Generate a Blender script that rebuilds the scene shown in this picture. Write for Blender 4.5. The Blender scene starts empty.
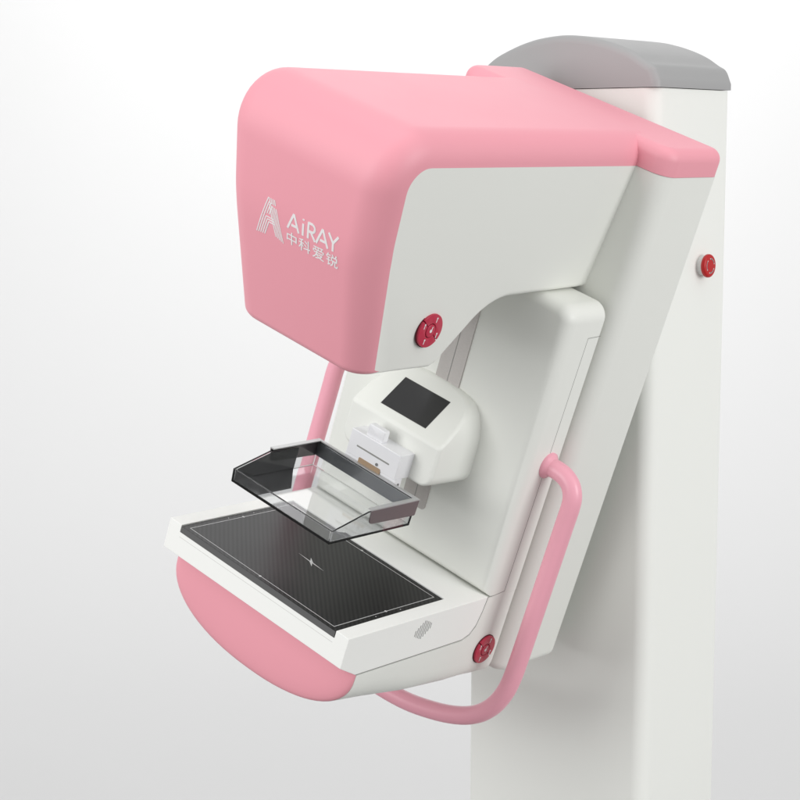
import bpy, bmesh, math
from mathutils import Matrix, Vector
R = math.radians
S = 0.01                                   # all dimensions below are centimetres
FLOOR = 95.0                               # height of the detector plate's front edge above the floor
scene = bpy.context.scene
COL = scene.collection
TH = R(20.0)                               # the C-arm is swung 20 degrees about the depth axis
LIFT = Matrix.Translation((0, 0, FLOOR * S))
ARM = LIFT @ Matrix.Rotation(TH, 4, 'Y')
WLD = LIFT.copy()

# ------------------------------------------------------------------ materials
def principled(name, col, rough=0.45, metal=0.0, coat=0.0, bump=0.0, bscale=900, spec=0.5, vary=0.0):
    m = bpy.data.materials.new(name); m.use_nodes = True
    nt = m.node_tree; b = nt.nodes['Principled BSDF']
    b.inputs['Base Color'].default_value = (*col, 1)
    b.inputs['Roughness'].default_value = rough
    b.inputs['Metallic'].default_value = metal
    b.inputs['Coat Weight'].default_value = coat
    b.inputs['Coat Roughness'].default_value = 0.15
    b.inputs['Specular IOR Level'].default_value = spec
    tc = nt.nodes.new('ShaderNodeTexCoord')
    n = nt.nodes.new('ShaderNodeTexNoise'); n.inputs['Scale'].default_value = bscale; n.inputs['Detail'].default_value = 3
    nt.links.new(tc.outputs['Object'], n.inputs['Vector'])
    if bump:
        bp = nt.nodes.new('ShaderNodeBump'); bp.inputs['Strength'].default_value = bump; bp.inputs['Distance'].default_value = 0.0003
        nt.links.new(n.outputs['Fac'], bp.inputs['Height']); nt.links.new(bp.outputs['Normal'], b.inputs['Normal'])
    # slight roughness variation, as on any moulded or painted part
    n2 = nt.nodes.new('ShaderNodeTexNoise'); n2.inputs['Scale'].default_value = 14; n2.inputs['Detail'].default_value = 4
    nt.links.new(tc.outputs['Object'], n2.inputs['Vector'])
    mr = nt.nodes.new('ShaderNodeMapRange'); mr.inputs['To Min'].default_value = rough * 0.92; mr.inputs['To Max'].default_value = min(1, rough * 1.08)
    nt.links.new(n2.outputs['Fac'], mr.inputs['Value']); nt.links.new(mr.outputs['Result'], b.inputs['Roughness'])
    return m

M = {}
M['white'] = principled('white_enamel', (0.83, 0.84, 0.795), 0.5, bump=0.10, coat=0.08)
M['column'] = principled('white_column_paint', (0.88, 0.89, 0.85), 0.55, bump=0.08)
M['tray'] = principled('tray_white_enamel', (0.935, 0.94, 0.91), 0.45, bump=0.06)
M['pink'] = principled('pink_enamel', (0.86, 0.355, 0.42), 0.5, bump=0.10)
M['pinkh'] = principled('pink_handle', (0.90, 0.41, 0.50), 0.38, coat=0.12)
M['grey'] = principled('grey_cap_paint', (0.37, 0.37, 0.37), 0.5, bump=0.08)
M['red'] = principled('crimson_plastic', (0.50, 0.016, 0.055), 0.38, coat=0.2)
M['redk'] = principled('red_plastic', (0.50, 0.006, 0.008), 0.4)
M['darkred'] = principled('groove_red', (0.09, 0.006, 0.014), 0.6)
M['mark'] = principled('white_print', (0.82, 0.80, 0.80), 0.6)
M['logo'] = principled('logo_print', (0.84, 0.82, 0.82), 0.6)
M['seam'] = principled('seam_shadow_gap', (0.30, 0.30, 0.285), 0.8)
M['faint'] = principled('faint_joint', (0.62, 0.62, 0.60), 0.7)
M['slit'] = principled('grille_slit', (0.10, 0.10, 0.10), 0.8)
M['screen'] = principled('screen_glass', (0.030, 0.030, 0.031), 0.10, spec=0.5)
M['bezel'] = principled('screen_bezel', (0.05, 0.05, 0.05), 0.4)
M['silver'] = principled('satin_aluminium', (0.84, 0.84, 0.86), 0.42, metal=0.1)
M['rim'] = principled('frame_aluminium', (0.50, 0.50, 0.50), 0.38, metal=0.6)
M['band'] = principled('frame_reflected_pink', (0.20, 0.165, 0.17), 0.35, metal=0.5)  # dark metal; its mauve tint paints in the pink handle's reflection
M['bandin'] = principled('frame_inside', (0.28, 0.29, 0.30), 0.4, metal=0.4)
M['tan'] = principled('tan_label', (0.36, 0.25, 0.155), 0.5)
M['screw'] = principled('screw_steel', (0.25, 0.25, 0.25), 0.35, metal=0.8)
M['plate_edge'] = principled('plate_edge', (0.11, 0.11, 0.11), 0.4)
M['line'] = principled('plate_print', (0.62, 0.62, 0.62), 0.5)
M['collar'] = principled('button_collar', (0.74, 0.75, 0.74), 0.35)

def rail_mat():
    m = principled('brushed_rail', (0.52, 0.49, 0.47), 0.45, metal=0.25)
    nt = m.node_tree; b = nt.nodes['Principled BSDF']
    tc = nt.nodes.new('ShaderNodeTexCoord'); mp = nt.nodes.new('ShaderNodeMapping'); mp.inputs['Scale'].default_value = (60, 60, 900)
    n = nt.nodes.new('ShaderNodeTexNoise'); n.inputs['Scale'].default_value = 3
    cr = nt.nodes.new('ShaderNodeValToRGB'); cr.color_ramp.elements[0].color = (0.44, 0.415, 0.40, 1); cr.color_ramp.elements[1].color = (0.60, 0.57, 0.545, 1)
    nt.links.new(tc.outputs['Object'], mp.inputs['Vector']); nt.links.new(mp.outputs['Vector'], n.inputs['Vector'])
    nt.links.new(n.outputs['Fac'], cr.inputs['Fac']); nt.links.new(cr.outputs['Color'], b.inputs['Base Color'])
    return m
M['rail'] = rail_mat()

def carbon():
    m = principled('carbon_weave', (0.03, 0.03, 0.03), 0.33, coat=0.0, spec=0.2)
    nt = m.node_tree; b = nt.nodes['Principled BSDF']
    tc = nt.nodes.new('ShaderNodeTexCoord')
    mp = nt.nodes.new('ShaderNodeMapping'); mp.inputs['Rotation'].default_value = (0, 0, R(-46.2))
    w = nt.nodes.new('ShaderNodeTexWave'); w.wave_type = 'BANDS'; w.bands_direction = 'X'; w.wave_profile = 'SIN'
    w.inputs['Scale'].default_value = 50; w.inputs['Distortion'].default_value = 0.15; w.inputs['Detail'].default_value = 1
    w2 = nt.nodes.new('ShaderNodeTexWave'); w2.wave_type = 'BANDS'; w2.bands_direction = 'Y'; w2.inputs['Scale'].default_value = 120
    mx = nt.nodes.new('ShaderNodeMath'); mx.operation = 'MULTIPLY_ADD'; mx.inputs[1].default_value = 0.25
    cr = nt.nodes.new('ShaderNodeValToRGB')
    cr.color_ramp.elements[0].position = 0.2; cr.color_ramp.elements[0].color = (0.004, 0.004, 0.004, 1)
    cr.color_ramp.elements[1].position = 1.0; cr.color_ramp.elements[1].color = (0.018, 0.018, 0.018, 1)
    nt.links.new(tc.outputs['Object'], mp.inputs['Vector'])
    nt.links.new(mp.outputs['Vector'], w.inputs['Vector']); nt.links.new(mp.outputs['Vector'], w2.inputs['Vector'])
    nt.links.new(w2.outputs['Fac'], mx.inputs[0]); nt.links.new(w.outputs['Fac'], mx.inputs[2])
    nt.links.new(mx.outputs['Value'], cr.inputs['Fac']); nt.links.new(cr.outputs['Color'], b.inputs['Base Color'])
    return m
M['carbon'] = carbon()

def glass(name, col, rough=0.02, ior=1.49):
    m = bpy.data.materials.new(name); m.use_nodes = True
    b = m.node_tree.nodes['Principled BSDF']
    b.inputs['Base Color'].default_value = (*col, 1); b.inputs['Roughness'].default_value = rough
    b.inputs['Transmission Weight'].default_value = 1.0; b.inputs['IOR'].default_value = ior
    # light that crosses the thin clear sheet is dimmed only a little
    nt = m.node_tree; out = nt.nodes['Material Output']
    va = nt.nodes.new('ShaderNodeVolumeAbsorption'); va.inputs['Color'].default_value = (0.55, 0.56, 0.58, 1); va.inputs['Density'].default_value = 110
    nt.links.new(va.outputs['Volume'], out.inputs['Volume'])
    return m
M['clear'] = glass('clear_polycarbonate', (0.98, 0.985, 0.985))
M['dark_refraction'] = principled('painted_dark_refraction', (0.035, 0.036, 0.037), 0.15)  # dark tint that paints in the clear plastic's dark refraction
_b = M['dark_refraction'].node_tree.nodes['Principled BSDF']
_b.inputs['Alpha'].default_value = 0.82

def backdrop_mat():
    m = principled('studio_paper', (0.665, 0.665, 0.665), 0.9, bump=0.0, spec=0.1)
    return m
M['paper'] = backdrop_mat()
M['bounce_cut'] = principled('bounce_cut_grey', (0.26, 0.26, 0.26), 0.8)  # dark grey for the added floor that cuts bounce light

# ------------------------------------------------------------------ object helpers
WORLD = {}
def link(o, world, parent=None):
    COL.objects.link(o)
    WORLD[o] = world.copy()
    if parent is not None:
        o.parent = parent
        o.matrix_parent_inverse = Matrix.Identity(4)
        o.matrix_basis = WORLD[parent].inverted() @ world
    else:
        o.matrix_basis = world
    return o

def obj(name, vf, mat, parent=None, frame=None, smooth=True, angle=35, label=None):
    """verts in centimetres of the given frame -> ONE mesh object"""
    frame = ARM if frame is None else frame
    me = bpy.data.meshes.new(name)
    vs, fs = vf
    me.from_pydata([tuple(c * S for c in v) for v in vs], [], fs)
    bm = bmesh.new(); bm.from_mesh(me)
    bmesh.ops.remove_doubles(bm, verts=bm.verts, dist=1e-6)
    bmesh.ops.recalc_face_normals(bm, faces=bm.faces)
    bm.to_mesh(me); bm.free()
    if smooth:
        me.shade_smooth(); me.set_sharp_from_angle(angle=R(angle))
    me.materials.append(M[mat] if isinstance(mat, str) else mat)
    o = bpy.data.objects.new(name, me)
    if label: o['label'] = label
    return link(o, frame, parent)

def thing(name, label, cat, loc):
    o = bpy.data.objects.new(name, None); o.empty_display_size = 0.1
    link(o, Matrix.Translation(loc)); o['label'] = label; o['category'] = cat
    return o

class MB:
    def __init__(s): s.v = []; s.f = []
    def add(s, vf):
        n = len(s.v); s.v += [tuple(a) for a in vf[0]]; s.f += [tuple(i + n for i in f) for f in vf[1]]; return s
    @property
    def vf(s): return (s.v, s.f)

def box(x0, x1, y0, y1, z0, z1):
    v = [(x, y, z) for x in (x0, x1) for y in (y0, y1) for z in (z0, z1)]
    return (v, [(0, 1, 3, 2), (4, 6, 7, 5), (0, 4, 5, 1), (2, 3, 7, 6), (0, 2, 6, 4), (1, 5, 7, 3)])

def place(axis, u, v, w):
    return {'X': (w, u, v), 'Y': (u, w, v), 'Z': (u, v, w)}[axis]

def offset2d(pts, d):
    """inset a closed 2D outline; d may be a list"""
    n = len(pts); out = []
    ar = sum(pts[i][0] * pts[(i + 1) % n][1] - pts[(i + 1) % n][0] * pts[i][1] for i in range(n))
    sg = 1 if ar > 0 else -1
    for i in range(n):
        a, b, c = Vector(pts[i - 1]), Vector(pts[i]), Vector(pts[(i + 1) % n])
        e1 = (b - a).normalized(); e2 = (c - b).normalized()
        n1 = Vector((-e1.y, e1.x)) * sg; n2 = Vector((-e2.y, e2.x)) * sg
        k = n1 + n2; L = k.length_squared
        k = k * (2 / L) if L > 0.2 else n1
        dd = d[i] if isinstance(d, (list, tuple)) else d
        out.append((b.x + k.x * dd, b.y + k.y * dd))
    return out

def puck(pts, axis, w0, w1, r0=0.0, r1=0.0, seg=6, vmin=-1e9):
    """outline extruded along an axis with rounded ends"""
    rings = []
    if r0 > 0:
        for k in range(seg + 1):
            a = k / seg * math.pi / 2
            rings.append((offset2d(pts, r0 * (1 - math.sin(a))), w0 + r0 * (1 - math.cos(a))))
    else: rings.append((pts, w0))
    if r1 > 0:
        for k in range(seg + 1):
            a = (1 - k / seg) * math.pi / 2
            rings.append((offset2d(pts, r1 * (1 - math.sin(a))), w1 - r1 * (1 - math.cos(a))))
    else: rings.append((pts, w1))
    v = []; f = []; n = len(pts)
    for ring, w in rings: v += [place(axis, p[0], max(p[1], vmin), w) for p in ring]
    for k in range(len(rings) - 1):
        for i in range(n):
            j = (i + 1) % n
            f.append((k * n + i, k * n + j, (k + 1) * n + j, (k + 1) * n + i))
    f.append(tuple(range(n))); f.append(tuple(range((len(rings) - 1) * n, len(rings) * n)))
    return (v, f)

def rr(x0, x1, y0, y1, r, n=8):
    """rounded rectangle; r = one radius or [x0y0, x1y0, x1y1, x0y1]"""
    r = [r] * 4 if not isinstance(r, (list, tuple)) else r
    pts = []
    for (cx, cy, a0, q) in ((x0, y0, 180, r[0]), (x1, y0, 270, r[1]), (x1, y1, 0, r[2]), (x0, y1, 90, r[3])):
        sx = 1 if cx == x0 else -1; sy = 1 if cy == y0 else -1
        if q <= 0: pts.append((cx, cy)); continue
        for k in range(n + 1):
            a = R(a0 + 90 * k / n); pts.append((cx + sx * q + q * math.cos(a), cy + sy * q + q * math.sin(a)))
    return pts

def circ(cx, cy, r, n=48, ry=None):
    ry = r if ry is None else ry
    return [(cx + r * math.cos(2 * math.pi * k / n), cy + ry * math.sin(2 * math.pi * k / n)) for k in range(n)]

def round_poly(raw, n=8):
    """closed outline [(x, y, radius)] -> points with arcs at corners"""
    out = []; N = len(raw)
    for i in range(N):
        a = Vector(raw[i - 1][:2]); b = Vector(raw[i][:2]); c = Vector(raw[(i + 1) % N][:2]); r = raw[i][2]
        if r <= 0: out.append((b.x, b.y)); continue
        u = (a - b).normalized(); w = (c - b).normalized(); ang = u.angle(w)
        t = min(r / math.tan(ang / 2), (0.97 if raw[i - 1][2] == 0 else 0.499) * (a - b).length, (0.97 if raw[(i + 1) % N][2] == 0 else 0.499) * (c - b).length); re = t * math.tan(ang / 2)
        bis = (u + w).normalized(); ce = b + bis * (re / math.sin(ang / 2))
        s0 = b + u * t - ce; s1 = b + w * t - ce; tot = math.pi - ang
        sg = 1 if s0.x * s1.y - s0.y * s1.x > 0 else -1
        for k in range(n + 1):
            th = sg * tot * k / n; cs, sn = math.cos(th), math.sin(th)
            out.append((ce.x + s0.x * cs - s0.y * sn, ce.y + s0.x * sn + s0.y * cs))
    return out

def tube(path, r, seg=20, caps=True):
    pts = [Vector(p) for p in path]; v = []; f = []
    t = (pts[1] - pts[0]).normalized(); up = Vector((0, 0, 1)) if abs(t.z) < .9 else Vector((0, 1, 0))
    nrm = t.cross(up).normalized()
    for i, p in enumerate(pts):
        t = (pts[min(i + 1, len(pts) - 1)] - pts[max(i - 1, 0)]).normalized()
        nrm = (nrm - t * nrm.dot(t)).normalized(); bn = t.cross(nrm)
        rad = r[i] if isinstance(r, (list, tuple)) else r
        for k in range(seg):
            a = 2 * math.pi * k / seg; q = p + nrm * math.cos(a) * rad + bn * math.sin(a) * rad; v.append(tuple(q))
    for i in range(len(pts) - 1):
        for k in range(seg):
            j = (k + 1) % seg; f.append((i * seg + k, i * seg + j, (i + 1) * seg + j, (i + 1) * seg + k))
    if caps: f.append(tuple(range(seg))); f.append(tuple(range((len(pts) - 1) * seg, len(pts) * seg)))
    return (v, f)

def catmull(P, n=10):
    P = [Vector(p) for p in P]; P = [P[0] * 2 - P[1]] + P + [P[-1] * 2 - P[-2]]; out = []
    for i in range(1, len(P) - 2):
        for k in range(n):
            t = k / n; a, b, c, d = P[i - 1], P[i], P[i + 1], P[i + 2]
            out.append(0.5 * ((2 * b) + (c - a) * t + (2 * a - 5 * b + 4 * c - d) * t * t + (3 * b - a - 3 * c + d) * t ** 3))
    out.append(P[-2]); return [tuple(p) for p in out]

def strip_x(x, pts, w, h=0.03):
    """thin raised line on a plane of constant x, through (y, z) points"""
    mb = MB()
    for a, b in zip(pts[:-1], pts[1:]):
        a = Vector(a); b = Vector(b); d = (b - a).normalized(); n = Vector((-d.y, d.x)) * w / 2; a = a - d * w * .3; b = b + d * w * .3
        q = [a + n, b + n, b - n, a - n]
        mb.add(([(x - .05, p.x, p.y) for p in q] + [(x + h, p.x, p.y) for p in q], [(0, 1, 2, 3), (4, 5, 6, 7), (0, 1, 5, 4), (1, 2, 6, 5), (2, 3, 7, 6), (3, 0, 4, 7)]))
    return mb.vf

# ================================================================== SETTING
FW = Vector((-0.636, 0.7716, 0)); RT = Vector((0.7716, 0.636, 0))
def backdrop():
    prof = [(115, .4), (190, .4)]                # distance along view, height: floor part, cove, wall
    d0, r = 260, 420
    for k in range(0, 25):
        a = R(90 * k / 24); prof.append((d0 + r * math.sin(a), .4 + r * (1 - math.cos(a))))
    prof += [(d0 + r, 900)]
    v = []; f = []; W_ = [-1000, -300, 0, 300, 1000]
    for d, h in prof:
        for w in W_:
            p = FW * d + RT * w; v.append((p.x, p.y, h))
    n = len(W_)
    for i in range(len(prof) - 1):
        for j in range(n - 1): f.append((i * n + j, i * n + j + 1, (i + 1) * n + j + 1, (i + 1) * n + j))
    o = obj('backdrop', (v, f), 'paper', frame=Matrix.Identity(4), angle=60)
    o['kind'] = 'structure'
    q = [(-1400, -1400, 0), (1400, -1400, 0), (1400, 1400, 0), (-1400, 1400, 0)]
    o = obj('unseen_dark_floor', (q, [(0, 1, 2, 3)]), 'bounce_cut', frame=Matrix.Identity(4)); o['kind'] = 'structure'  # out of view, added dark to cut light bouncing up at the machine
backdrop()

# ================================================================== THE MACHINE
mach = thing('mammography_machine', 'pink and white breast X-ray machine on a white column, its arm tilted right', 'medical machine', (0.11, 0.65, 0))

# ---- column (upright, world frame)
CX0, CX1, CY0, CY1 = -7.0, 26.1, 57.0, 78.4
column = obj('column', puck(rr(CX0, CX1, CY0, CY1, [1.0, 2.4, 1.0, 1.0], 10), 'Z', -FLOOR, 66.0), 'column', mach, WLD)
obj('column_base', puck(rr(CX0 - 8, CX1 + 8, CY0 - 30, CY1 + 6, 5), 'Z', -FLOOR + .05, -FLOOR + 6, 0, 2), 'grey', mach, WLD)
xc = (CX0 + CX1) / 2; hw = (CX1 - CX0) / 2 + .25
arch = [(-hw, 62), (hw, 62), (hw, 67.0)]
for dx, z in ((15.9, 68.9), (14.6, 69.7), (12.6, 70.9), (10.2, 71.9), (7.4, 72.75), (4.2, 73.4), (0, 73.75), (-4.2, 73.45), (-7.4, 72.8), (-10.2, 71.9), (-12.6, 70.9), (-14.6, 69.6), (-15.9, 68.5)):
    arch.append((dx, z))
arch.append((-hw, 67.3))
arch = [(xc + a, b if b < 66.5 else 66.1 + (b - 66.1) * 1.045) for a, b in arch]
# smooth the top of the outline
top = catmull([(a, b, 0) for a, b in arch[2:]], 5)
arch = arch[:2] + [(p[0], p[1]) for p in top]
obj('column_cap', puck(arch, 'Y', CY0 - .15, CY1 + .2, 1.2, .5, 8, 66.1), 'grey', column, WLD, angle=50)

# ---- emergency stop button on the column's side
EY, EZ = 70.9, 39.65
es = obj('emergency_stop_button', puck(circ(EY, EZ, 1.45), 'X', CX1 - .05, CX1 + .95, 0, .2), 'collar', mach, WLD)
kn = obj('button_knob', puck(circ(EY, EZ, 1.78), 'X', CX1 + .85, CX1 + 1.6, .25, .35), 'redk', es, WLD)
mb = MB()
for k in range(3):
    a0 = 15 + 120 * k
    pts = [(EY + 1.08 * math.cos(R(a0 + t)), EZ + 1.08 * math.sin(R(a0 + t))) for t in range(0, 81, 8)]
    mb.add(strip_x(CX1 + 1.6, pts, .17, .02))
obj('arrow_marks', mb.vf, 'mark', kn, WLD)

# ---- swing arm slab with pink cap
SX, SY0, SY1 = 18.7, 38.0, 52.4
slab_out = rr(-SX, SX, SY0, SY1, [2.6, 2.6, 1.6, 1.6], 10)
arm = obj('swing_arm', puck(slab_out, 'Z', -14.2, 63.55, 1.6, 0, 8), 'white', mach)
cap_out = rr(-SX - .06, SX + .06, SY0 - .06, SY1 + .06, [2.6, 2.6, 2.0, 2.0], 10)
obj('arm_cap', puck(cap_out, 'Z', 63.6, 67.3, 0, 1.7, 8), 'pink', arm)
obj('pivot_hub', puck(circ(0, 38.6, 9), 'Y', 52.0, 57.4), 'grey', arm)

# ---- X-ray tube head: white body with a pink wrap-round shell
raw = [(41, 67.5, 0), (-14.9, 67.5, 8.8), (-11.5, 51.0, 30), (-5.1, 34.7, 1.6), (-3.2, 34.74, 0), (-2, 34.77, 0), (0, 34.8, 0), (2, 34.84, 0), (4, 34.88, 0), (6, 34.92, 0), (9.7, 35.0, 2.6), (17.0, 44.5, 8.5), (41, 45.0, 0)]
prof = round_poly(raw, 12)
def hb(z): return 11.0 + 0.1 * (z - 35.0)
# every profile point gets its own edge rounding: the top and front carry a 4 cm radius that runs
# straight down to the lower edge, the underside only a small one
NP = len(prof); SEG = 10
unit = offset2d(prof, 1.0)
nrm = [(u[0] - p[0], u[1] - p[1]) for u, p in zip(unit, prof)]
nrm[0] = (0.0, -1.0); nrm[-1] = (0.0, 1.0)
offs = []; rx = []
for (y, z), n in zip(prof, nrm):
    if z > 60 or (y < 0 and z > 50): offs.append((n[0] * 4, n[1] * 4)); rx.append(4.0)
    elif y < 0 and z > 36.0:
        t = max(0, min(1, (z - 38) / 12)); offs.append((3.2 + (n[0] * 4 - 3.2) * t, n[1] * 4 * t)); rx.append(3.3 + .7 * t)
    elif y < 9:
        w = max(0, min(1, (36.0 - z) / 1.2)); k = max(0, min(1, (9 - y) / 13.2))
        offs.append((3.1 * k, .9 * w)); rx.append(.9 + 2.4 * k)
    else: offs.append((n[0] * .9, n[1] * .9)); rx.append(.9)
def shell_row(sgn, k):
    a = k / SEG * math.pi / 2; f = 1 - math.sin(a); g = 1 - math.cos(a)
    return [(sgn * (hb(z + o[1] * f) - r * g), y + o[0] * f, z + o[1] * f) for (y, z), o, r in zip(prof, offs, rx)]
rows = [shell_row(1, k) for k in range(SEG + 1)] + [shell_row(-1, k) for k in range(SEG, -1, -1)]
# index of the profile point where the pink ends (front bottom edge)
cut = max(i for i in range(NP) if prof[i][0] < -4.4 and prof[i][1] < 40)
vp = [p for row in rows for p in row]
def grid_faces(i0, i1): return [(r * NP + i, r * NP + i + 1, (r + 1) * NP + i + 1, (r + 1) * NP + i) for r in range(len(rows) - 1) for i in range(i0, i1)]
white_f = grid_faces(cut, NP - 1) + [tuple(range(NP)), tuple((len(rows) - 1) * NP + i for i in range(NP))]
head = obj('tube_head', (vp, white_f), 'white', mach, angle=30)
shell = obj('pink_shell', (vp, grid_faces(0, cut)), 'pink', head, angle=50)

# front face lookup for the lettering
FP = [(z, y) for y, z in prof if 35 < z < 60 and y < -4.9]; FP.sort()
def fy(z):
    for (z0, y0), (z1, y1) in zip(FP[:-1], FP[1:]):
        if z0 <= z <= z1: return y0 + (y1 - y0) * (z - z0) / (z1 - z0)
    return FP[-1][1]
def stroke(p, q, w):
    p = Vector(p); q = Vector(q); d = (q - p).normalized(); n = Vector((-d.y, d.x)) * w / 2
    return [p + n, q + n, q - n, p - n]
def on_front(quads):
    mb = MB()
    for q in quads:
        v = [(p[0], fy(p[1]) - .045, p[1]) for p in q] + [(p[0], fy(p[1]) + .02, p[1]) for p in q]; n = len(q)
        mb.add((v, [tuple(range(n)), tuple(range(n, 2 * n))] + [(i, (i + 1) % n, (i + 1) % n + n, i + n) for i in range(n)]))
    return mb.vf
def poly_strokes(lines, w, caps=True):
    q = []
    for L in lines:
        for a, b in zip(L[:-1], L[1:]):
            a = Vector(a); b = Vector(b); m = max(1, int((b - a).length / .35))
            for k in range(m): q.append(stroke(a.lerp(b, k / m), a.lerp(b, (k + 1) / m), w))
    return q
# striped A emblem
em = []
def on_leg(x0, z): return x0 + (z - 47.85) * .375
for k in range(2):                                # two stripes run the whole left leg
    em.append([(-6.45 + .36 * k, 47.85 + .04 * k), (on_leg(-6.45 + .36 * k, 53.0 - .5 * k), 53.0 - .5 * k)])
for k in range(3):                                # three turn into the crossbar
    x0 = -6.45 + .36 * (k + 2); zb = 50.45 - .30 * k
    em.append([(x0, 47.93 + .04 * k), (on_leg(x0, zb), zb), (-3.35 + .10 * k, zb)])
for k in range(3):                                # and three frame the upper opening
    if k == 2: continue
    x0 = -6.45 + .36 * (k + 2); em.append([(on_leg(x0, 50.85), 50.85), (on_leg(x0, 52.4 - .35 * k), 52.4 - .35 * k)])
for k in range(4):
    em.append([(-4.40 + k * .30, 53.0), (-4.15 + k * .30, 52.3)])
for k in range(5):
    em.append([(-4.28 + k * .30, 52.15 - .05 * k), (-3.0 + k * .32, 48.35 - .09 * k)])
obj('striped_letter_emblem', on_front(poly_strokes(em, .15)), 'logo', shell, smooth=False)
# AiRAY, drawn as strokes of an even, open sans-serif
def arc(cx, cz, rx, rz, a0, a1, n=10): return [(cx + rx * math.cos(R(a0 + (a1 - a0) * k / n)), cz + rz * math.sin(R(a0 + (a1 - a0) * k / n))) for k in range(n + 1)]
b_, t_ = 50.38, 52.5
def A_(x): return [[(x, b_), (x + .97, t_)], [(x + .97, t_), (x + 1.94, b_)], [(x + .62, b_ + .62), (x + 1.50, b_ + .62)]]
LT = A_(-1.0)
LT += [[(1.62, b_), (1.62, b_ + 1.55)], [(1.62, t_ - .17), (1.62, t_ + .03)]]
LT += [[(2.50, b_), (2.50, t_)], [(2.50, t_ - .1), (3.1, t_ - .1)] , arc(3.08, t_ - .62, .52, .52, 90, -90), [(3.08, b_ + .98), (2.50, b_ + .98)], [(2.95, b_ + .98), (3.72, b_)]]
LT += A_(3.92)
LT += [[(5.90, t_), (6.70, b_ + 1.05)], [(7.50, t_), (6.70, b_ + 1.05)], [(6.70, b_ + 1.1), (6.70, b_)]]
obj('lettering', on_front(poly_strokes(LT, .32)), 'logo', shell, smooth=False)
# the four Chinese characters under it
def text_mesh(body):
    cu = bpy.data.curves.new('txt', 'FONT'); cu.body = body; cu.size = 1.0; cu.resolution_u = 3; cu.fill_mode = 'FRONT'; cu.offset = 0
    to = bpy.data.objects.new('txt', cu); COL.objects.link(to)
    dg = bpy.context.evaluated_depsgraph_get(); me = bpy.data.meshes.new_from_object(to.evaluated_get(dg))
    v = [tuple(x.co) for x in me.vertices]; f = [tuple(p.vertices) for p in me.polygons]
    bpy.data.objects.remove(to); bpy.data.meshes.remove(me); bpy.data.curves.remove(cu)
    return v, f
mb = MB()
for ch, x0, x1 in (('中', -1.1, .6), ('科', .98, 2.95), ('爱', 3.35, 5.27), ('锐', 5.66, 7.6)):
    v, f = text_mesh(ch)
    if not v: continue
    ax, bx = min(p[0] for p in v), max(p[0] for p in v); az, bz = min(p[1] for p in v), max(p[1] for p in v)
    z0, z1 = 48.38, 49.98
    vv = []
    for p in v:
        x = x0 + (p[0] - ax) / (bx - ax) * (x1 - x0); z = z0 + (p[1] - az) / (bz - az) * (z1 - z0); vv.append((x, fy(z) - .045, z))
    mb.add((vv, f)); mb.add(([(x + .055, y - .004, z) for x, y, z in vv], f)); mb.add(([(x + .028, y - .008, z + .03) for x, y, z in vv], f))
obj('chinese_lettering', mb.vf, 'logo', shell, smooth=False)

# ---- round red control dials
def dial(parent, x, cy, cz, r, label):
    d = obj('control_dial', puck(circ(cy, cz, r + .12), 'X', x - .1, x + .12), 'darkred', parent, label=label)
    g0, g1 = R(142), R(322)
    def sector(a0, a1, r0, r1, x1, name):
        n = 24; vv = []; ff = []
        outl = [(cy + r1 * math.cos(a0 + (a1 - a0) * k / n), cz + r1 * math.sin(a0 + (a1 - a0) * k / n)) for k in range(n + 1)]
        outl += [(cy + r0 * math.cos(a1 + (a0 - a1) * k / n), cz + r0 * math.sin(a1 + (a0 - a1) * k / n)) for k in range(n + 1)]
        return obj(name, puck(outl, 'X', x, x1, 0, .05, 3), 'red', d)
    gap = .035
    for a0, a1 in ((g1 - 2 * math.pi, g0), (g0, g1)):
        sector(a0 + gap, a1 - gap, r * .43, r, x + .42, 'dial_segment')
    obj('centre_button', puck(circ(cy, cz, r * .385), 'X', x, x + .48, 0, .1), 'red', d)
    mk = MB()
    for k in range(4):
        a = R(64 + 90 * k); py, pz = cy + r * .70 * math.cos(a), cz + r * .70 * math.sin(a)
        mk.add(strip_x(x + .42, [(py - .04, pz - .32), (py + .02, pz + .12)], .13, .02))
        mk.add(puck(circ(py + .04, pz + .2, .14, 12), 'X', x + .38, x + .44))
    mk.add(puck(circ(cy, cz, .24, 16), 'X', x + .44, x + .50)); mk.add(strip_x(x + .48, [(cy + .1, cz + .1), (cy + .2, cz + .55)], .14, .02))
    obj('white_marks', mk.vf, 'mark', d)
    return d
dial(mach, 11.66, 5.35, 41.05, 2.3, 'round red control dial on the side of the tube head')

# ---- inner panel of the C-arm
PX = 17.5; PYF, PYB = 29.6, 37.15
outl = rr(-PX, PX, .15, 44.6, [0, 0, 2.3, 2.3], 10)
def panel_mesh():
    # front edges generously rounded, bottom edge sits on the lower housing
    v = []; f = []; rings = []
    rf = 1.7; seg = 8
    for k in range(seg + 1):
        a = k / seg * math.pi / 2; d = rf * (1 - math.sin(a)); w = PYF + rf * (1 - math.cos(a))
        o2 = [(x, max(z, .15)) for x, z in offset2d(outl, d)]
        rings.append((o2, w))
    rb = .5
    for k in range(5):
        a = (1 - k / 4) * math.pi / 2; rings.append(([(x, max(z, .15)) for x, z in offset2d(outl, rb * (1 - math.sin(a)))], PYB - rb * (1 - math.cos(a))))
    n = len(outl)
    for o2, w in rings: v += [(p[0], w - .036 * p[1] * max(0, (PYB - w) / (PYB - PYF)), p[1]) for p in o2]
    for k in range(len(rings) - 1):
        for i in range(n): j = (i + 1) % n; f.append((k * n + i, k * n + j, (k + 1) * n + j, (k + 1) * n + i))
    f.append(tuple(range(n))); f.append(tuple(range((len(rings) - 1) * n, len(rings) * n)))
    return v, f
panel = obj('inner_panel', panel_mesh(), 'white', mach, angle=40)
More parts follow.
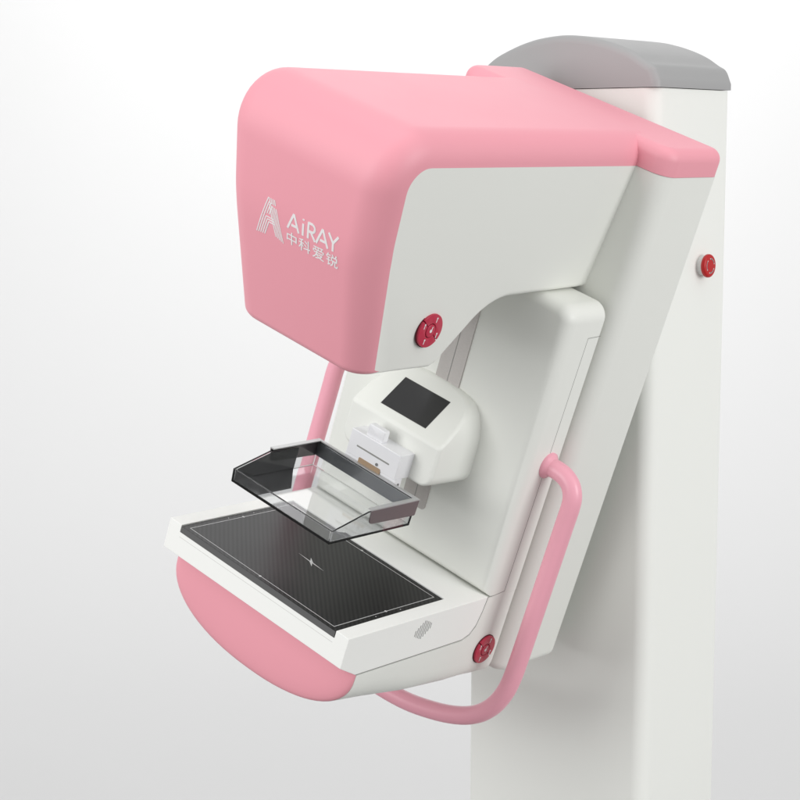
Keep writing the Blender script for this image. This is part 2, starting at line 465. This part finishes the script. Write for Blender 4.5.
obj('side_seam', strip_x(PX, [(37.0, 40.1), (34.05, 40.0), (34.0, 20.0), (33.9, .5), (31.5, .25), (30.2, .25)], .09, .012), 'seam', panel, smooth=False)
# rail in the panel
def lean(vf): return ([(x, y - .036 * z, z) for x, y, z in vf[0]], vf[1])     # the panel's front leans forward a little
rail = obj('guide_rail', lean(puck(rr(-1.05, 3.35, 7.0, 44.3, [.7, .7, 0, 0], 6), 'Y', PYF - .22, PYF + .3, .08)), 'rail', mach)
obj('rail_groove', lean(box(1.12, 1.24, PYF - .24, PYF, 8.2, 44.2)), 'seam', rail, smooth=False)

# ---- lower housing (white belly) with pink front
def ring_pts(n_exp, zb, ztop, zc=-7.0, half=17.48, n=36, drop=0.0):
    pts = [(half, ztop)]
    for k in range(n + 1):
        a = math.pi * k / n
        c, s = math.cos(a), math.sin(a)
        x = half * math.copysign(abs(c) ** (2 / n_exp), c); z = zc - (zc - zb if True else 0) * -1 * 0 - (abs(zc - zb)) * abs(s) ** (2 / n_exp)
        pts.append((x, z))
    pts.append((-half, ztop)); return pts
def loft(rings):
    v = []; f = []; n = len(rings[0][0])
    for pts, y in rings: v += [(p[0], y, p[1]) for p in pts]
    for k in range(len(rings) - 1):
        for i in range(n): j = (i + 1) % n; f.append((k * n + i, k * n + j, (k + 1) * n + j, (k + 1) * n + i))
    f.append(tuple(range(n))); f.append(tuple(range((len(rings) - 1) * n, len(rings) * n)))
    return v, f
belly = [(ring_pts(2.2, -15.2, -6.25), 3.95), (ring_pts(2.6, -15.3, -6.25), 10), (ring_pts(3.6, -15.2, -6.25, -7.5), 18), (ring_pts(4.8, -15.0, -6.25, -8), 26.8),
         (ring_pts(5.0, -14.9, -5.7, -8), 28.4), (ring_pts(5.2, -14.85, -4.4, -8), 29.4), (ring_pts(5.3, -14.8, -2.2, -8), 29.95), (ring_pts(5.4, -14.75, .12, -8), 30.25), (ring_pts(6.5, -14.7, .12, -8), 33.5)]
for k in range(0, 7):
    a = k / 6 * math.pi / 2; d = .5 * (1 - math.cos(a)); y = 36.6 + .53 * math.sin(a)
    belly.append(([(math.copysign(max(0, abs(x) - d * min(1, abs(x) / 10)), x), z if z > -9 else z + d) for x, z in ring_pts(8, -14.5, .12, -8)], y))
lower = obj('lower_housing', loft(belly), 'white', mach, angle=40)
dome = [(.08, 3.96), (.08, 3.7), (.2, 3.48), (.6, 3.25), (1.3, 3.05), (2.6, 2.88), (4.6, 2.76), (6.8, 2.7)]
obj('pink_belly_cover', loft([(ring_pts(2.2, -15.22 + d, -4.2 - .486 * min(y, 3.8), half=17.48 - d), y) for d, y in dome]), 'pink', lower, angle=50)
dial(mach, PX - .05, 33.3, -8.95, 2.2, 'round red control dial on the lower housing')

# ---- receptor tray
TX = 17.42
def side_prism(x0, x1, prof2):
    n = len(prof2); v = [(x0, y, z) for y, z in prof2] + [(x1, y, z) for y, z in prof2]
    return v, [tuple(range(n)), tuple(range(n, 2 * n))] + [(i, (i + 1) % n, (i + 1) % n + n, i + n) for i in range(n)]
def tray_mesh():
    low = [(0, -4.3), (3.7, -6.1), (26.8, -6.1), (28.4, -5.6), (29.4, -4.3), (29.95, -2.1), (30.2, .2)]
    full = [(22.95, .2), (0, .2), (0, -.92)] + low; mid = [(22.95, .2), (22.95, -.92), (0, -.92)] + low
    m = MB()
    def strip(pr, a, b):
        n = len(pr); m.add(([(a, y, z) for y, z in pr] + [(b, y, z) for y, z in pr], [(i, (i + 1) % n, (i + 1) % n + n, i + n) for i in range(n)]))
    strip(full, -TX, -15.1); strip(mid, -15.1, 15.1); strip(full, 15.1, TX)
    for x in (-TX, TX): m.add(([(x, y, z) for y, z in full], [tuple(range(len(full)))]))
    for x in (-15.1, 15.1): m.add(([(x, y, z) for y, z in ((0, .2), (0, -.92), (22.95, -.92), (22.95, .2))], [(0, 1, 2, 3)]))
    return m.vf
tray = obj('receptor_tray', tray_mesh(), 'tray', mach, smooth=False)
bv = tray.modifiers.new('edge', 'BEVEL'); bv.width = .0006; bv.segments = 2; bv.limit_method = 'ANGLE'; bv.angle_limit = R(50)
obj('side_seam', strip_x(TX, [(3.8, -6.12), (15, -6.12), (26.8, -6.05), (28.4, -5.5), (29.4, -4.2), (29.95, -2.0), (30.2, .1)], .09, .012), 'seam', tray, smooth=False)
obj('front_seam', box(-15.0, 15.0, -.012, .05, -1.62, -1.56), 'faint', tray, smooth=False)
gr = MB()
for k in range(9):
    y = 14.75 + k * .39; h = [.45, .75, 1.0, 1.25, 1.45, 1.25, 1.0, .75, .45][k]; zc_ = -2.35 + k * .08
    gr.add(box(TX - .05, TX + .012, y, y + .12, zc_ - h, zc_ + h))
obj('speaker_grille', gr.vf, 'slit', tray, smooth=False)
# detector plate
det = obj('detector_plate', box(-15.0, 15.0, -.02, 22.85, -.88, .02), 'plate_edge', tray, smooth=False)
obj('carbon_surface', box(-14.98, 14.98, .0, 22.83, .022, .05), 'carbon', det, smooth=False)
ln = MB(); z0, z1 = .052, .062; lw = .09
x0, x1, y0, y1 = -14.15, 14.05, .75, 21.95
ln.add(box(x0, x1, y0, y0 + lw, z0, z1)); ln.add(box(x0, x1, y1 - lw, y1, z0, z1)); ln.add(box(x0, x0 + lw, y0 + lw, y1 - lw, z0, z1)); ln.add(box(x1 - lw, x1, y0 + lw, y1 - lw, z0, z1))
for cx_, cy_ in ((0, y0), (0, y1), (x0, 11.4), (x1, 11.4)):
    ln.add(puck(circ(cx_ + (.05 if cx_ < 0 else -.05 if cx_ > 0 else 0), cy_, .2, 12), 'Z', z1 + .001, z1 + .012))
for k in (-1, 1):
    for q in (5.2, 10.4):
        ln.add(puck(circ(x0 - .42 if k < 0 else x1 + .42, 11.4 + (q - 7.8), .09, 10), 'Z', z0, z1))
c = (-.25, 11.35)
star = [(c[0] - 2.6, c[1] + .15), (c[0] - .3, c[1] + .1), (c[0] - .95, c[1] + .95), (c[0], c[1] + .28), (c[0] + .3, c[1] + .1), (c[0] + 2.6, c[1] - .15), (c[0] + .3, c[1] - .12), (c[0] + .95, c[1] - .95), (c[0], c[1] - .28), (c[0] - .3, c[1] - .1)]
ln.add(puck(star, 'Z', z0, z1))
obj('field_markings', ln.vf, 'line', det, smooth=False)

# ---- compression carriage with its display
half = [(8.5, 20.0), (8.42, 21.5), (8.1, 23.0), (7.5, 24.5), (6.5, 25.7), (5.2, 26.3), (3.4, 26.65), (1.7, 26.8)]
co = [(-x, z) for x, z in half][::-1]            # left arc from top down
outc = [(x, z) for x, z in half] + [(0, 26.85)] + co
outc += rr(-8.5, 8.5, 14.05, 20, [2.0, 2.0, 0, 0], 8)[:9] + rr(-8.5, 8.5, 14.05, 20, [2.0, 2.0, 0, 0], 8)[9:18]
def carriage():
    me_v, me_f = puck(outc, 'Y', 20.95, 29.9)
    bm = bmesh.new(); vs = [bm.verts.new(v) for v in me_v]
    for f in me_f: bm.faces.new([vs[i] for i in f])
    bmesh.ops.recalc_face_normals(bm, faces=bm.faces)
    # flare the sides a little towards the back
    for v in bm.verts:
        v.co.x *= 1 + .075 * max(0, v.co.y - 20.95) / 8.95
    g = bm.verts[:] + bm.edges[:] + bm.faces[:]
    r = bmesh.ops.bisect_plane(bm, geom=g, plane_co=(0, 20.95, 20.5), plane_no=Vector((0, -.87, 1)).normalized(), clear_outer=True)
    ed = [e for e in r['geom_cut'] if isinstance(e, bmesh.types.BMEdge)]
    bmesh.ops.contextual_create(bm, geom=ed)
    bmesh.ops.recalc_face_normals(bm, faces=bm.faces)
    bm.verts.index_update()
    v = [tuple(x.co) for x in bm.verts]; f = [tuple(q.index for q in p.verts) for p in bm.faces]; bm.free()
    return v, f
car = obj('compression_carriage', carriage(), 'white', mach, angle=35)
bv = car.modifiers.new('edge', 'BEVEL'); bv.width = .005; bv.segments = 4; bv.limit_method = 'ANGLE'; bv.angle_limit = R(28); bv.harden_normals = True
# display lies on the slanted face
SL = Vector((0, 1, .87)).normalized(); SN = Vector((0, -.87, 1)).normalized()
def slant(u, w, h):                    # u across, w up the slope from the ridge, h above the face
    p = Vector((u, 20.95, 20.5)) + SL * w + SN * h; return tuple(p)
def slab_on_slant(u0, u1, w0, w1, h0, h1):
    v = [slant(u, w, h) for u in (u0, u1) for w in (w0, w1) for h in (h0, h1)]; return (v, box(0, 1, 0, 1, 0, 1)[1])
dsp = obj('display', slab_on_slant(-4.28, 4.28, 1.58, 7.02, -.2, .03), 'bezel', car, smooth=False)
obj('display_glass', slab_on_slant(-4.2, 4.2, 1.66, 6.94, .031, .045), 'screen', dsp, smooth=False)

# ---- paddle bracket
br = obj('paddle_bracket', box(-4.65, 4.65, 17.9, 21.1, 14.3, 17.98), 'silver', mach, smooth=False)
bv = br.modifiers.new('edge', 'BEVEL'); bv.width = .0008; bv.segments = 2
lp = obj('clamp_plate', box(-4.75, 4.75, 18.0, 19.5, 12.4, 14.28), 'silver', br, smooth=False)
obj('slot', puck(rr(-3.1, 3.1, 15.85, 16.08, .1, 3), 'Y', 17.87, 17.95), 'seam', br, smooth=False)
obj('tan_label', puck(rr(-2.15, 1.95, 13.7, 14.62, .15, 3), 'Y', 17.84, 17.98), 'tan', br, smooth=False)
obj('screw', puck(circ(1.1, 15.0, .22, 16), 'Y', 17.78, 17.95), 'screw', br)
obj('screw', puck(circ(18.9, 13.5, .22, 16), 'X', 4.7, 4.82), 'screw', br)
obj('release_latch', puck(rr(-2.35, .7, 17.9, 19.75, .3, 4), 'Y', 18.3, 19.4, .12, .12, 3), 'silver', br)
# ---- pink grab handle (one tube round the back of the housing)
def flange(sx):
    path = [(sx * (PX - .1), 34.45, 20.6), (sx * (PX + .25), 34.45, 20.6), (sx * (PX + .5), 34.45, 20.6), (sx * (PX + .9), 34.45, 20.6)]
    return tube(path, [1.95, 1.95, 1.6, 1.38], 28)
right = [(PX, 20.6), (19.3, 20.6), (20.7, 20.35), (21.95, 19.6), (22.75, 18.3), (23, 16.8), (23, 14), (23, 8), (23, 0), (23, -7), (22.9, -11.2), (22.4, -14.2), (21.2, -17.0), (19.2, -19.4), (16.2, -21.4), (12, -23.1), (6.5, -24.5)]
hp = [(x, 34.45, z) for x, z in right] + [(0, 34.45, -25.0)] + [(-x, 34.45, z) for x, z in right[::-1]]
hd = obj('grab_handle', tube(catmull(hp, 8), 1.36, 28), 'pinkh', mach, angle=60)
obj('handle_flange', flange(1), 'pinkh', hd, angle=60)
obj('handle_flange', flange(-1), 'pinkh', hd, angle=60)

# ================================================================== COMPRESSION PADDLE
pad = thing('compression_paddle', 'clear plastic compression tray clipped to the bracket below the small display', 'compression paddle', tuple(ARM @ Vector((0, .09, .098))))
PB = 9.75; T = .3
plan_o = [(-9.45, .75), (9.45, .75), (9.5, 7.6), (9.5, 17.6), (-9.5, 17.6), (-9.5, 7.6)]
top_z = [11.75, 11.75, 13.55, 13.65, 13.65, 13.55]
def paddle():
    v = []; n = len(plan_o); pi = offset2d(plan_o, T)
    v += [(x * .993, y + (.15 if y < 1 else 0), PB) for x, y in plan_o]
    v += [(x, y, z) for (x, y), z in zip(plan_o, top_z)]
    v += [(x, y, z) for (x, y), z in zip(pi, top_z)]
    v += [(x * .993, y + (.15 if y < 1.3 else 0), PB + T) for x, y in pi]
    f = []
    for i in range(n):
        j = (i + 1) % n
        f += [(i, j, n + j, n + i), (n + i, n + j, 2 * n + j, 2 * n + i), (2 * n + i, 2 * n + j, 3 * n + j, 3 * n + i)]
    f += [tuple(range(n)), tuple(range(3 * n, 4 * n))]
    return v, f
shell_p = obj('clear_tray', paddle(), 'clear', pad, smooth=False)
bv = shell_p.modifiers.new('edge', 'BEVEL'); bv.width = .0012; bv.segments = 3; bv.limit_method = 'ANGLE'; bv.angle_limit = R(40)
# metal U frame round the back
def band(x_in, x_out, sgn):
    pr = round_poly([(7.7, 13.72, 0), (17.85, 13.72, 0), (17.75, 11.45, .2), (7.95, 11.7, .7)], 5)
    n = len(pr); a, b = sgn * x_in, sgn * x_out
    v = [(a, y, z) for y, z in pr] + [(b, y, z) for y, z in pr]
    return v, [tuple(range(n)), tuple(range(n, 2 * n))] + [(i, (i + 1) % n, (i + 1) % n + n, i + n) for i in range(n)]
fr = obj('metal_frame', band(9.53, 9.68, 1), 'band', pad, smooth=False)
obj('frame_side', band(9.53, 9.68, -1), 'band', fr, smooth=False)
obj('frame_back', box(-9.52, 9.52, 17.63, 17.8, 11.5, 13.72), 'bandin', fr, smooth=False)
rm = MB(); rm.add(box(9.0, 9.72, 7.7, 17.9, 13.74, 13.9)); rm.add(box(-9.72, -9.0, 7.7, 17.9, 13.74, 13.9)); rm.add(box(-8.99, 8.99, 17.35, 17.9, 13.74, 13.9))
rim = obj('frame_rim', rm.vf, 'rim', fr, smooth=False)
obj('dark_refraction_side', side_prism(-9.22, -9.12, [(1.2, 10.05), (13.2, 10.05), (13.2, 13.3), (7.6, 13.3), (1.2, 11.6)]), 'dark_refraction', pad, smooth=False)  # added sheet, stands in for dark refraction in the left wall

obj('dark_refraction_floor', puck([(-9.1, 1.2), (-4.4, 1.2), (-4.4, 7.8), (-9.1, 13.1)], 'Z', PB + .32, PB + .38), 'dark_refraction', pad, smooth=False)  # added sheet, carries the same dark refraction onto the paddle's bottom

# ================================================================== CAMERA
yaw, pitch, roll = R(39.51015044), R(7.15347488), R(-0.0820098)
Rc = Matrix.Rotation(yaw, 3, 'Z') @ Matrix.Rotation(-pitch, 3, 'X') @ Matrix.Rotation(roll, 3, 'Y')
rgt, fwd, up = Rc.col[0], Rc.col[1], Rc.col[2]
cm = Matrix.Identity(4)
for i in range(3): cm[i][0] = rgt[i]; cm[i][1] = up[i]; cm[i][2] = -fwd[i]
pos = Vector((171.48990017, -180.72854661, 57.25593405 + FLOOR)) * S
cm.translation = pos
cd = bpy.data.cameras.new('camera'); cam = bpy.data.objects.new('camera', cd); COL.objects.link(cam)
cam.matrix_world = cm
cd.sensor_width = 36; cd.lens = 36 * 1888.17405 / 800
cd.shift_x = (400 - 385.3896) / 800; cd.shift_y = -(400 - 385.135) / 800
cd.clip_start = .05; cd.clip_end = 100
scene.camera = cam

# ================================================================== LIGHT
w = bpy.data.worlds.new('World'); scene.world = w; w.use_nodes = True
w.node_tree.nodes['Background'].inputs['Color'].default_value = (1, 1, 1, 1)
w.node_tree.nodes['Background'].inputs['Strength'].default_value = 0.56
def area(name, loc, target, size, power, sy=None, col=(1, 1, 1)):
    l = bpy.data.lights.new(name, 'AREA'); l.energy = power; l.size = size; l.color = col
    if sy: l.shape = 'RECTANGLE'; l.size_y = sy
    o = bpy.data.objects.new(name, l); COL.objects.link(o)
    d = (Vector(target) - Vector(loc)).normalized()
    o.location = loc; o.rotation_euler = d.to_track_quat('-Z', 'Y').to_euler()
    return o
area('front_softbox', (-1.2, -4.35, 2.3), (0, .2, 1.2), 3.0, 108)
area('high_softbox', (-.8, -3.0, 4.2), (0, .2, 1.2), 2.2, 34)
area('top_softbox', (.2, .2, 4.8), (.1, .3, 1.0), 2.4, 20)
area('side_softbox', (4.6, .8, 1.9), (.1, .5, 1.2), 2.0, 88)
area('side_high_softbox', (3.6, .6, 4.2), (.1, .4, 1.2), 2.0, 15)
area('wall_softbox', (-2.2, 3.5, 6.5), (-4.5, 6.0, 4.8), 3.0, 320)

scene.view_settings.view_transform = 'Standard'; scene.view_settings.look = 'None'
scene.view_settings.exposure = 0; scene.view_settings.gamma = 1
scene.render.engine = 'CYCLES'
scene.cycles.max_bounces = 12; scene.cycles.transmission_bounces = 12; scene.cycles.transparent_max_bounces = 12
